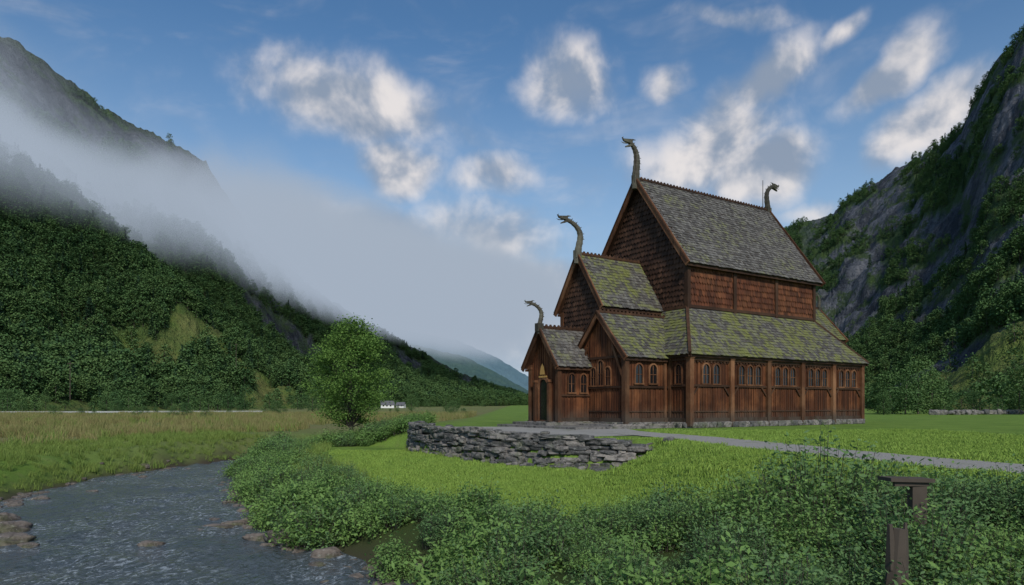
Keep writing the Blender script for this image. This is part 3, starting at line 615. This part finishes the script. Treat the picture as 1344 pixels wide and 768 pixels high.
def bigtree(name,loc,H,R):
    root=bpy.data.objects.new(name,None); link(root); root.location=loc
    mb=MB(); tube(mb,[(0,0,-.3),(.05,0,H*.12),(-.05,.05,H*.3),(.05,-.05,H*.55),(0,0,H*.92)],[.2,.15,.12,.08,.02],8)
    C=[]
    for i in range(190):
        h=random.random()**.85; rr=R*(math.sin(math.pi*(h*.76+.16))**.9)*(random.uniform(.15,1)**.55)*random.choice((1,.8,1.12)); a=random.random()*6.283
        C.append((rr*math.cos(a)+.1,rr*math.sin(a),H*.13+H*.87*h))
    C=np.array(C)
    for i in range(0,190,3):
        p=C[i]; z0=max(H*.1,p[2]-math.hypot(p[0],p[1])*1.1-.4); tube(mb,[(0,0,z0),(p[0]*.5,p[1]*.5,(z0+p[2])/2+.1),tuple(p)],[.045,.03,.008],4)
    mb.obj('trunk_and_limbs',[M_bark],root)
    c=np.repeat(C,120,0)+rng.normal(size=(190*120,3))*np.array([.34,.34,.20])*H/8
    V,Fc=leafverts(c,rng.uniform(.11,.20,len(c)),rng.uniform(.07,.13,len(c)),.5)
    me=bpy.data.meshes.new('crown'); me.from_pydata([tuple(v) for v in V],[],[tuple(f) for f in Fc]); me.materials.append(L_tree); link(bpy.data.objects.new('crown',me),root)
bigtree('birch_tree',(-11.3,48,-.95),8.2,2.8)
# ---------------------------------------------------------------- mountains
def mountain(name,cols,prof,rockf,mat,ncol,nrow,amp,seed,back=.25):
    cols=np.array(cols,float)
    u=np.linspace(0,len(cols)-1,ncol); g=lambda k:np.interp(u,range(len(cols)),cols[:,k])
    tn=(g(0)-672)/F; fD=g(1);fZ=g(2);kD=g(3);kZ=CZ+(HZ-g(4))/F*kD
    t=np.linspace(0,1+back,nrow)[:,None]
    D=fD+(kD-fD)*t; X=tn*D; Y=D+0*X
    pr=np.interp(np.minimum(t,1),[p[0] for p in prof],[p[1] for p in prof]); Z=fZ+(kZ-fZ)*pr-np.maximum(t-1,0)*(kZ-fZ)*1.2
    n=fbm(X/90+seed,Y/90,6)-.5; gul=np.abs(fbm(X/35+seed,Y/70+5,5)-.5)*2
    env=np.sin(np.pi*np.clip(t,0,1))**.7; H=kZ-fZ
    Z=Z+n*amp*env*np.minimum(1,H/120)-gul*amp*.35*env*np.minimum(1,H/120)
    Z=Z+(fbm(X/12+seed,Y/12,4)-.5)*amp*.18*ss(0,.2,t)*np.minimum(1,H/60)
    S=np.broadcast_to(u/(len(cols)-1),Z.shape); T=np.broadcast_to(t,Z.shape)
    rk,md=rockf(S,T,X,Y,Z,g(0)+0*T)
    gridmesh(name,X,Y,Z,mat,{'rock':rk,'meadow':md}); return X,Y,Z,T,rk,md
def mtn_mat(name,haze_tint=0,hz=(.25,.33,.42),rkc=((.06,.066,.078),(.24,.245,.26)),gcov=.85):
    m,t,b=newmat(name,.95,.1); co=t.objco()
    big=t.noise(.012,5,.65,co); st=t.noise(.05,6,.7,t.scaled(co,(1,1,.22),(0.15,0.25,0))); fine=t.noise(.35,4,.7,co)
    rk=t.mix(t.rng(st,.36,.64),rkc[0],rkc[1]); rk=t.mix(t.math('MULTIPLY',t.rng(fine,.45,.7),.6),rk,tuple(v*.7 for v in rkc[0])); rk=t.mix(t.math('MULTIPLY',t.rng(t.noise(.04,5,.7,co),.52,.6),gcov),rk,(.055,.09,.032))
    gr=t.mix(t.rng(big,.35,.65),(.055,.10,.032),(.095,.145,.04)); gr=t.mix(t.rng(fine,.4,.7),gr,(.042,.078,.028))
    md=t.mix(t.rng(t.noise(.05,5,.6,co),.35,.65),(.13,.20,.045),(.19,.20,.07)); md=t.mix(t.math('MULTIPLY',t.rng(fine,.45,.65),.5),md,(.08,.125,.035))
    c=t.mix(t.attr('meadow'),gr,md); c=t.mix(t.attr('rock'),c,rk)
    if haze_tint: c=t.mix(haze_tint,c,hz)  # aerial haze put into the base colour of the far slopes
    h=t.math('ADD',t.math('MULTIPLY',st,1.0),t.math('MULTIPLY',fine,.35))
    t.nt.links.new(c,b.inputs['Base Color']); t.nt.links.new(t.bump(h,1.0,13.0),b.inputs['Normal']); return m
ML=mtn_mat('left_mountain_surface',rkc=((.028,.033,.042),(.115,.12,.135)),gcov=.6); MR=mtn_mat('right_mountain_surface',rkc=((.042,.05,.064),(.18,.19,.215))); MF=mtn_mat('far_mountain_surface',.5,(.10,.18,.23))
def rockL(S,T,X,Y,Z,px):
    n=fbm(X/40,Y/40+Z/30,5)
    rk=ss(.44,.54,n+ (T-.75)*.7)*ss(.52,.60,T)*(1-.45*ss(.96,1,T))
    band=ss(.06,.02,np.abs(T-(.60-(px-300)*.0002)+(n-.5)*.12))*ss(290,330,px)*ss(480,440,px)
    rk=np.maximum(rk,band*ss(.40,.48,n))
    md=ss(.17,.09,np.abs(T-(.19-(px-130)*.00030)+(n-.5)*.22))*ss(80,160,px)*ss(470,410,px)*ss(.40,.48,fbm(X/25,Y/25,4))
    md=np.maximum(md,ss(.06,.0,T)*.7)
    return rk,md
colsL=[(-1300,110,-.8,420,-500),(-600,130,-.8,480,-260),(-200,180,-.8,540,-80),(0,210,-.8,600,42),(60,225,-.8,630,80),(130,245,-.8,670,138),(200,270,-.8,720,172),(260,300,-.8,770,203),(290,320,-.8,800,245),(330,350,-.8,850,300),(400,410,-.8,950,370),(500,540,-.8,1150,434),(600,780,-.8,1400,488),(660,1000,-.8,1600,512),(700,1300,-.8,1750,527)]
L=mountain('mountain',colsL,[(0,0),(.2,.10),(.5,.33),(.75,.6),(.88,.82),(1,1)],rockL,ML,420,150,80,3)
def rockR(S,T,X,Y,Z,px):
    n=fbm(X/45+7,Y/60+Z/40,5)
    rk=ss(.36,.44,n+.10*ss(.3,.5,T)-.25*ss(.40,.15,T)-.12*ss(.88,1,T))*ss(1030,1090,px)
    dg=ss(.51,.57,fbm((X+Z*.8)/26+3,(Y)/80,4)); rk=np.maximum(rk*(1-.9*dg),0)
    md=ss(.20,.10,T+(n-.5)*.15)*ss(1090,1180,px)
    return rk,md
colsR=[(690,1500,0,2300,529),(750,1200,0,2000,508),(900,700,0,1500,400),(1035,420,0,1150,302),(1060,380,0,1100,292),(1085,350,0,1050,286),(1110,320,0,1000,262),(1190,240,0,850,215),(1262,190,0,720,172),(1275,183,0,700,140),(1300,170,0,660,92),(1344,155,0,620,38),(1500,130,0,540,-90),(1900,110,0,460,-320),(2900,90,0,400,-900)]
R=mountain('mountain',colsR,[(0,0),(.15,.07),(.35,.22),(.6,.52),(.85,.86),(1,1)],rockR,MR,420,150,75,11)
flatrk=lambda S,T,X,Y,Z,px:(0*X,0*X)
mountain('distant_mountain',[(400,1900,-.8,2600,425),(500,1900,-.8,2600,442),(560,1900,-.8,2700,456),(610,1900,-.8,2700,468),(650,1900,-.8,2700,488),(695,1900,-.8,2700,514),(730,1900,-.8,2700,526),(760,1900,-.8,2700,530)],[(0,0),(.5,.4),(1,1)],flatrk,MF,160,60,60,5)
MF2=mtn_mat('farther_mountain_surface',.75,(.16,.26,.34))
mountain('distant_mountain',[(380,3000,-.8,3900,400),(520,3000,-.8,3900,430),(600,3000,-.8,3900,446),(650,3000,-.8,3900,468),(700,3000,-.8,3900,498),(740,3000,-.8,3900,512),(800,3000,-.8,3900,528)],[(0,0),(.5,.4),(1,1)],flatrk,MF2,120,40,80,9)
def forest(name,G,n,tmax,rthr,base):
    X,Y,Z,T,rk,md=G; r,c=X.shape
    A_=np.abs((X[1:,1:]-X[:-1,:-1])*(Y[1:,:-1]-Y[:-1,1:])-(X[1:,:-1]-X[:-1,1:])*(Y[1:,1:]-Y[:-1,:-1]))/2
    dist=Y[:-1,:-1]; w=A_/(dist**1.15)*(T[:-1,:-1]<tmax)*(rk[:-1,:-1]<rthr)*np.where(md[:-1,:-1]<.35,1,.03)*(np.abs(X[:-1,:-1]/dist)<.85)*(.55+.45*(fbm(X[:-1,:-1]/18,dist/18,3)>.45)); 
    p=(w/w.sum()).ravel(); k=rng.choice(len(p),size=n,p=p); i,j=k//(c-1),k%(c-1); a=rng.random(n);b=rng.random(n)
    f=lambda Q:(Q[i,j]*(1-a)+Q[i,j+1]*a)*(1-b)+(Q[i+1,j]*(1-a)+Q[i+1,j+1]*a)*b
    x,y,z=f(X),f(Y),f(Z); tt=f(T); s=rng.uniform(.5,1.3,n)*base*(1+y/1600)*(1-.35*tt)*(1-.45*ss(.10,.0,tt))
    return scatter(name,np.stack([x,y,z-.3],1),s,fc,.05,[.24,.24,.24,.2,.08])
forest('hillside_forest',L,26000,.97,.4,1.0)
forest('hillside_forest',R,14000,1.0,.3,.8)
tp=[];ts=[]
for i in range(360):
    px=random.uniform(-60,640); D=np.interp(px,[c[0] for c in colsL],[c[1] for c in colsL])*random.uniform(.72,1.0)
    if random.random()<.45+.5*math.sin(px*.05): tp.append((PX(px,D),D,-.9)); ts.append(random.uniform(.25,.75))
for i in range(260):
    px=random.uniform(1130,1420); D=np.interp(px,[c[0] for c in colsR],[c[1] for c in colsR])*random.uniform(.85,1.0)
    if px<1235 or random.random()<.15: tp.append((PX(px,D),D,-.2)); ts.append(random.uniform(.5,.95))
scatter('treeline',tp,ts,fc,.04,[.3,.3,.3,.1,0])
tp=[];ts=[]
for (px,D,s) in ((1205,108,.95),(1222,112,.8),(1188,104,.8),(1172,110,.9),(1240,118,.6),(1152,112,.7),(1278,112,.42),(1160,100,.45),(1338,105,.8),(1365,100,1.0),(1310,125,.4),(320,150,.7),(300,160,.55),(155,140,.35),(140,150,.5),(10,130,.5),(60,140,.4),(540,200,.5),(600,300,.6),(410,170,.6),(225,150,.45),(585,240,.6)): tp.append((PX(px,D),D,-.5)); ts.append(s)
for k in range(46):
    px=random.uniform(-20,640); D=random.uniform(95,190); tp.append((PX(px,D),D,-.9)); ts.append(random.uniform(.12,.34))
scatter('field_trees',tp,ts,fd,.04)
# ---------------------------------------------------------------- small far things
def house(px,D,w,l,h,ang):
    root=bpy.data.objects.new('farmhouse',None); link(root); root.location=(PX(px,D),D,-.7 if px<700 else 0); root.rotation_euler=(0,0,ang)
    mb=MB(); mb.add([(0,0,0),(l,0,0),(l,w,0),(0,w,0),(0,0,h),(l,0,h),(l,w,h),(0,w,h),(0,w/2,h+w*.4),(l,w/2,h+w*.4)],[(0,1,5,4),(1,2,6,9,5),(2,3,7,6),(3,0,4,8,7)]); mb.obj('walls',[M_white],root)
    mb=MB(); 
    for sg in (0,1):
        y0=-.4 if sg==0 else w+.4; yy=w/2; mb.add([(-.4,y0,h-.3),(l+.4,y0,h-.3),(l+.4,yy,h+w*.4+.1),(-.4,yy,h+w*.4+.1),(-.4,y0,h-.1),(l+.4,y0,h-.1),(l+.4,yy,h+w*.4+.3),(-.4,yy,h+w*.4+.3)],[(0,1,2,3),(4,5,6,7),(0,1,5,4),(1,2,6,5),(3,0,4,7)])
    mb.obj('roof',[M_slate],root); mb=MB(); [mb.box((1+k*2.2,-.05,1),(.9,0,0),(0,.04,0),(0,0,1.2)) for k in range(int(l/2.4))]; mb.obj('windows',[M_win],root)
house(500,420,5,8,2.2,.3); house(520,440,4,5,1.8,-.2)
rx,ry=np.meshgrid(np.linspace(0,1,30),np.linspace(0,1,3)); RXx=-140+90*rx; RYy=112+26*rx+6*ry; gridmesh('road',RXx,RYy,zfun(RXx,RYy)*0-.45,M_asph)
mb=MB()
for k in range(24):
    x=-138+k*3.7;y=112+26*(x+140)/90-.6; mb.box((x,y,-1),(.12,0,0),(0,.12,0),(0,0,1.15))
beam(mb,(-140,111.3,.1),(-50,137.3,.1),.06,.3,(.3,-1,0)); mb.obj('guard_rail',[M_metal])
for (px,D,zb,h) in ((92,215,6,9),(310,330,22,9)):
    mb=MB(); tube(mb,[(0,0,-3),(0,0,h)],[.14,.1],7); mb.box((-.9,-.06,h-.7),(1.8,0,0),(0,.12,0),(0,0,.14)); o=mb.obj('utility_pole',[M_oldwood]); o.location=(PX(px,D),D,zb)
D=9.6; X=PX(1190,D); mb=MB(); zt=PZ(628,D)
mb.box((X-.30,D-.15,zt-.03),(.64,.05,-.02),(-.03,.3,0),(0,0,.05)); mb.box((X+.05,D-.06,zt-1.3),(.20,0,0),(0,.14,0),(0,0,1.26)); mb.box((X-.22,D-.1,zt-.10),(.5,.04,0),(0,.06,0),(0,0,.06)); mb.obj('wooden_bench',[M_oldwood])
D=7.9; X=PX(1176,D); mb=MB()
pts=[(X-.02,D,-1.6),(X-.01,D,-.95),(X,D,-.6),(X+.03,D,-.2),(X+.05,D,PZ(694,D))]; tube(mb,pts,[.13,.125,.135,.11,.085],7,squash=.7); tube(mb,[(X-.05,D,-.4),(X-.07,D,PZ(688,D))],[.07,.03],5); tube(mb,[(X+.08,D,-.4),(X+.11,D,PZ(686,D))],[.05,.02],5); mb.obj('wooden_post',[M_oldwood])
# ---------------------------------------------------------------- fog bank (volume)
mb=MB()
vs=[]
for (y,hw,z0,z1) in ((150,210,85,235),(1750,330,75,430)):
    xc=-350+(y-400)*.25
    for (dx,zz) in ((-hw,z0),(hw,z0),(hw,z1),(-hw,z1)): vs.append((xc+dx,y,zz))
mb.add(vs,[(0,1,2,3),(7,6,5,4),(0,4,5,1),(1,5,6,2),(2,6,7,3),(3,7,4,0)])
m=bpy.data.materials.new('fog'); m.use_nodes=True; nt=m.node_tree; nt.nodes.clear(); t=NT(nt)
try: m.cycles.volume_step_rate=1.8
except Exception as ex: print(ex)
co=t.objco(); s_=t.n('ShaderNodeSeparateXYZ'); nt.links.new(co,s_.inputs[0]); x_,y_,z_=s_.outputs
yy=t.math('MAXIMUM',t.math('SUBTRACT',y_,400.0),0.0)
xc=t.math('ADD',t.math('MULTIPLY',t.math('SUBTRACT',y_,400.0),.25),-350.0)
nz=t.noise(.008,4,.6,co)
hz=t.math('ADD',47.0,t.math('MULTIPLY',yy,.072)); zc=t.math('ADD',156.0,t.math('MULTIPLY',yy,.052))
q=t.math('DIVIDE',t.math('SUBTRACT',x_,xc),t.math('ADD',140.0,t.math('MULTIPLY',y_,.095)))
w=t.math('DIVIDE',t.math('ADD',t.math('SUBTRACT',z_,zc),t.math('MULTIPLY',t.math('SUBTRACT',nz,.5),-70.0)),hz)
r2=t.math('ADD',t.math('MULTIPLY',q,q),t.math('MULTIPLY',w,w))
sh=t.math('SUBTRACT',1.0,r2); sh=t.math('ADD',sh,t.math('MULTIPLY',t.math('SUBTRACT',nz,.5),1.8))
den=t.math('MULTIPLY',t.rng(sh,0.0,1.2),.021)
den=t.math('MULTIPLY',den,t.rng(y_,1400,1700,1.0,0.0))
ab=t.n('ShaderNodeVolumeAbsorption'); ab.inputs['Color'].default_value=(0,0,0,1); nt.links.new(den,ab.inputs['Density'])
em=t.n('ShaderNodeEmission'); em.inputs['Color'].default_value=(.37,.435,.53,1); nt.links.new(den,em.inputs['Strength'])  # self-emission stands in for daylight scattered inside the fog
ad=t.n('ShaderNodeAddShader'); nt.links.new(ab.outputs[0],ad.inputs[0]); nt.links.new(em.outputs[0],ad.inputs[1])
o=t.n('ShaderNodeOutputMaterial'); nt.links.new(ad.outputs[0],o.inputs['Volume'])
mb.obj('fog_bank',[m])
# ---------------------------------------------------------------- world
SE,SA=math.radians(40),math.radians(168)
w=bpy.data.worlds.new('World'); scene.world=w; w.use_nodes=True; nt=w.node_tree; nt.nodes.clear(); t=NT(nt)
try:
    w.cycles.sampling_method='MANUAL'; w.cycles.sample_map_resolution=256
except Exception as ex: print(ex)
sky=t.n('ShaderNodeTexSky'); sky.sky_type='NISHITA'; sky.sun_disc=False; sky.sun_elevation=SE; sky.sun_rotation=SA; sky.air_density=1.0; sky.dust_density=.6; sky.ozone_density=2.5
tc=t.n('ShaderNodeTexCoord').outputs['Generated']; sx=t.n('ShaderNodeSeparateXYZ'); nt.links.new(tc,sx.inputs[0])
az=t.math('ARCTAN2',sx.outputs[0],sx.outputs[1]); el=t.math('ARCSINE',sx.outputs[2])
cb=t.n('ShaderNodeCombineXYZ'); nt.links.new(az,cb.inputs[0]); nt.links.new(el,cb.inputs[1]); P0=cb.outputs[0]
def ae(px,y): a=math.atan((px-672)/F); return a,math.atan((HZ-y)/F*math.cos(a))
wn=t.n('ShaderNodeTexNoise'); wn.inputs['Scale'].default_value=7; wn.inputs['Detail'].default_value=4; nt.links.new(P0,wn.inputs['Vector'])
vm=t.n('ShaderNodeVectorMath',operation='MULTIPLY_ADD'); nt.links.new(wn.outputs['Color'],vm.inputs[0]); vm.inputs[1].default_value=(.10,.08,0); 
v2=t.n('ShaderNodeVectorMath',operation='ADD'); v2.inputs[1].default_value=(-.05,-.04,0); nt.links.new(P0,v2.inputs[0]); nt.links.new(v2.outputs[0],vm.inputs[2]); Pw=vm.outputs[0]
def field(vec,vecn):
    tot=None
    for (px,y,rx,ry,rot,wt) in ((455,125,165,62,-8,1.25),(395,85,90,45,0,.9),(528,216,68,46,0,1.15),(640,236,78,34,5,.95),(745,105,78,54,0,1.05),(930,190,110,68,20,1.25),(995,225,95,56,-10,1.4),(1005,105,90,44,35,1.2),(950,150,70,44,40,1.05),(1170,98,92,38,35,1.3),(1222,150,115,42,38,1.3),(1110,36,50,18,10,.9),(885,105,40,30,0,.9),
        (650,308,130,48,-8,1.05),(480,300,150,48,-5,1.0),(560,385,210,90,-18,1.25),(640,440,160,90,-10,1.25),(1065,285,60,20,0,.9),(960,20,100,18,-10,.55),(720,370,125,55,0,1.0),(-300,150,250,60,0,1),(1750,150,250,70,0,1)):
        a,e=ae(px,y); mp=t.n('ShaderNodeMapping',vector_type='TEXTURE'); nt.links.new(vec,mp.inputs[0]); mp.inputs['Location'].default_value=(a,e,0); mp.inputs['Rotation'].default_value=(0,0,math.radians(rot)); k=1/F*math.cos(a)**1.2; mp.inputs['Scale'].default_value=(rx*k*1.35,ry*k*1.35,1)
        ln=t.n('ShaderNodeVectorMath',operation='LENGTH'); nt.links.new(mp.outputs[0],ln.inputs[0]); g=t.rng(ln.outputs['Value'],0.0,1.0,wt,0.0); tot=g if tot is None else t.math('MAXIMUM',tot,g)
    n=t.noise(9,6,.55,vecn,.2)
    return t.math('ADD',tot,t.math('MULTIPLY',t.math('SUBTRACT',n,.5),1.35)),n
den,n1=field(Pw,P0)
off=t.n('ShaderNodeVectorMath',operation='ADD'); nt.links.new(P0,off.inputs[0]); off.inputs[1].default_value=(.02,.03,0); n2=t.noise(9,4,.55,off.outputs[0],.2)
mask=t.rng(den,.1,1.08)
wisp=t.math('MULTIPLY',t.rng(t.noise(4,5,.6,t.scaled(P0,(1,2.6,1),(0,0,.35)),.5),.46,.80),.4)
mask=t.math('MAXIMUM',mask,wisp)
lit=t.math('ADD',t.math('MULTIPLY',t.math('SUBTRACT',n1,n2),3.2),.44,); lit=t.math('ADD',lit,t.math('MULTIPLY',t.math('SUBTRACT',1.1,den),.12)); lit=t.rng(lit,.1,1.0)
S=.12
cc=t.mix(lit,tuple(v/S for v in (.27,.33,.43)),tuple(v/S for v in (.83,.78,.76)))
low=t.rng(el,.05,.34,1.0,0.0); cc=t.mix(t.math('MULTIPLY',low,.65),cc,tuple(v/S for v in (.44,.52,.62)))
skc=t.mix(1.0,sky.outputs[0],(.60,.84,.96),'MULTIPLY')
haze=t.mix(t.math('MULTIPLY',t.rng(el,-.05,.52,1.0,0.0),.8),skc,tuple(v/S for v in (.46,.58,.70)))
final=t.mix(t.math('MULTIPLY',mask,.93),haze,cc)
bg=t.n('ShaderNodeBackground'); bg.inputs[1].default_value=S; nt.links.new(final,bg.inputs[0]); o=t.n('ShaderNodeOutputWorld'); nt.links.new(bg.outputs[0],o.inputs[0])
sd=bpy.data.lights.new('sun','SUN'); sd.energy=2.8; sd.angle=math.radians(8); sd.color=(1,.93,.82); so=bpy.data.objects.new('sun',sd); link(so)
dv=Vector((math.sin(SA)*math.cos(SE),math.cos(SA)*math.cos(SE),math.sin(SE))); so.rotation_euler=dv.to_track_quat('Z','Y').to_euler(); so.location=dv*50
cd=bpy.data.cameras.new('camera'); cam=bpy.data.objects.new('camera',cd); link(cam); cam.location=(0,0,CZ); cam.rotation_euler=(math.pi/2,0,0)
cd.sensor_width=36; cd.lens=36*F/1344; cd.shift_y=(HZ-384)/1344; cd.clip_start=.1; cd.clip_end=12000; scene.camera=cam
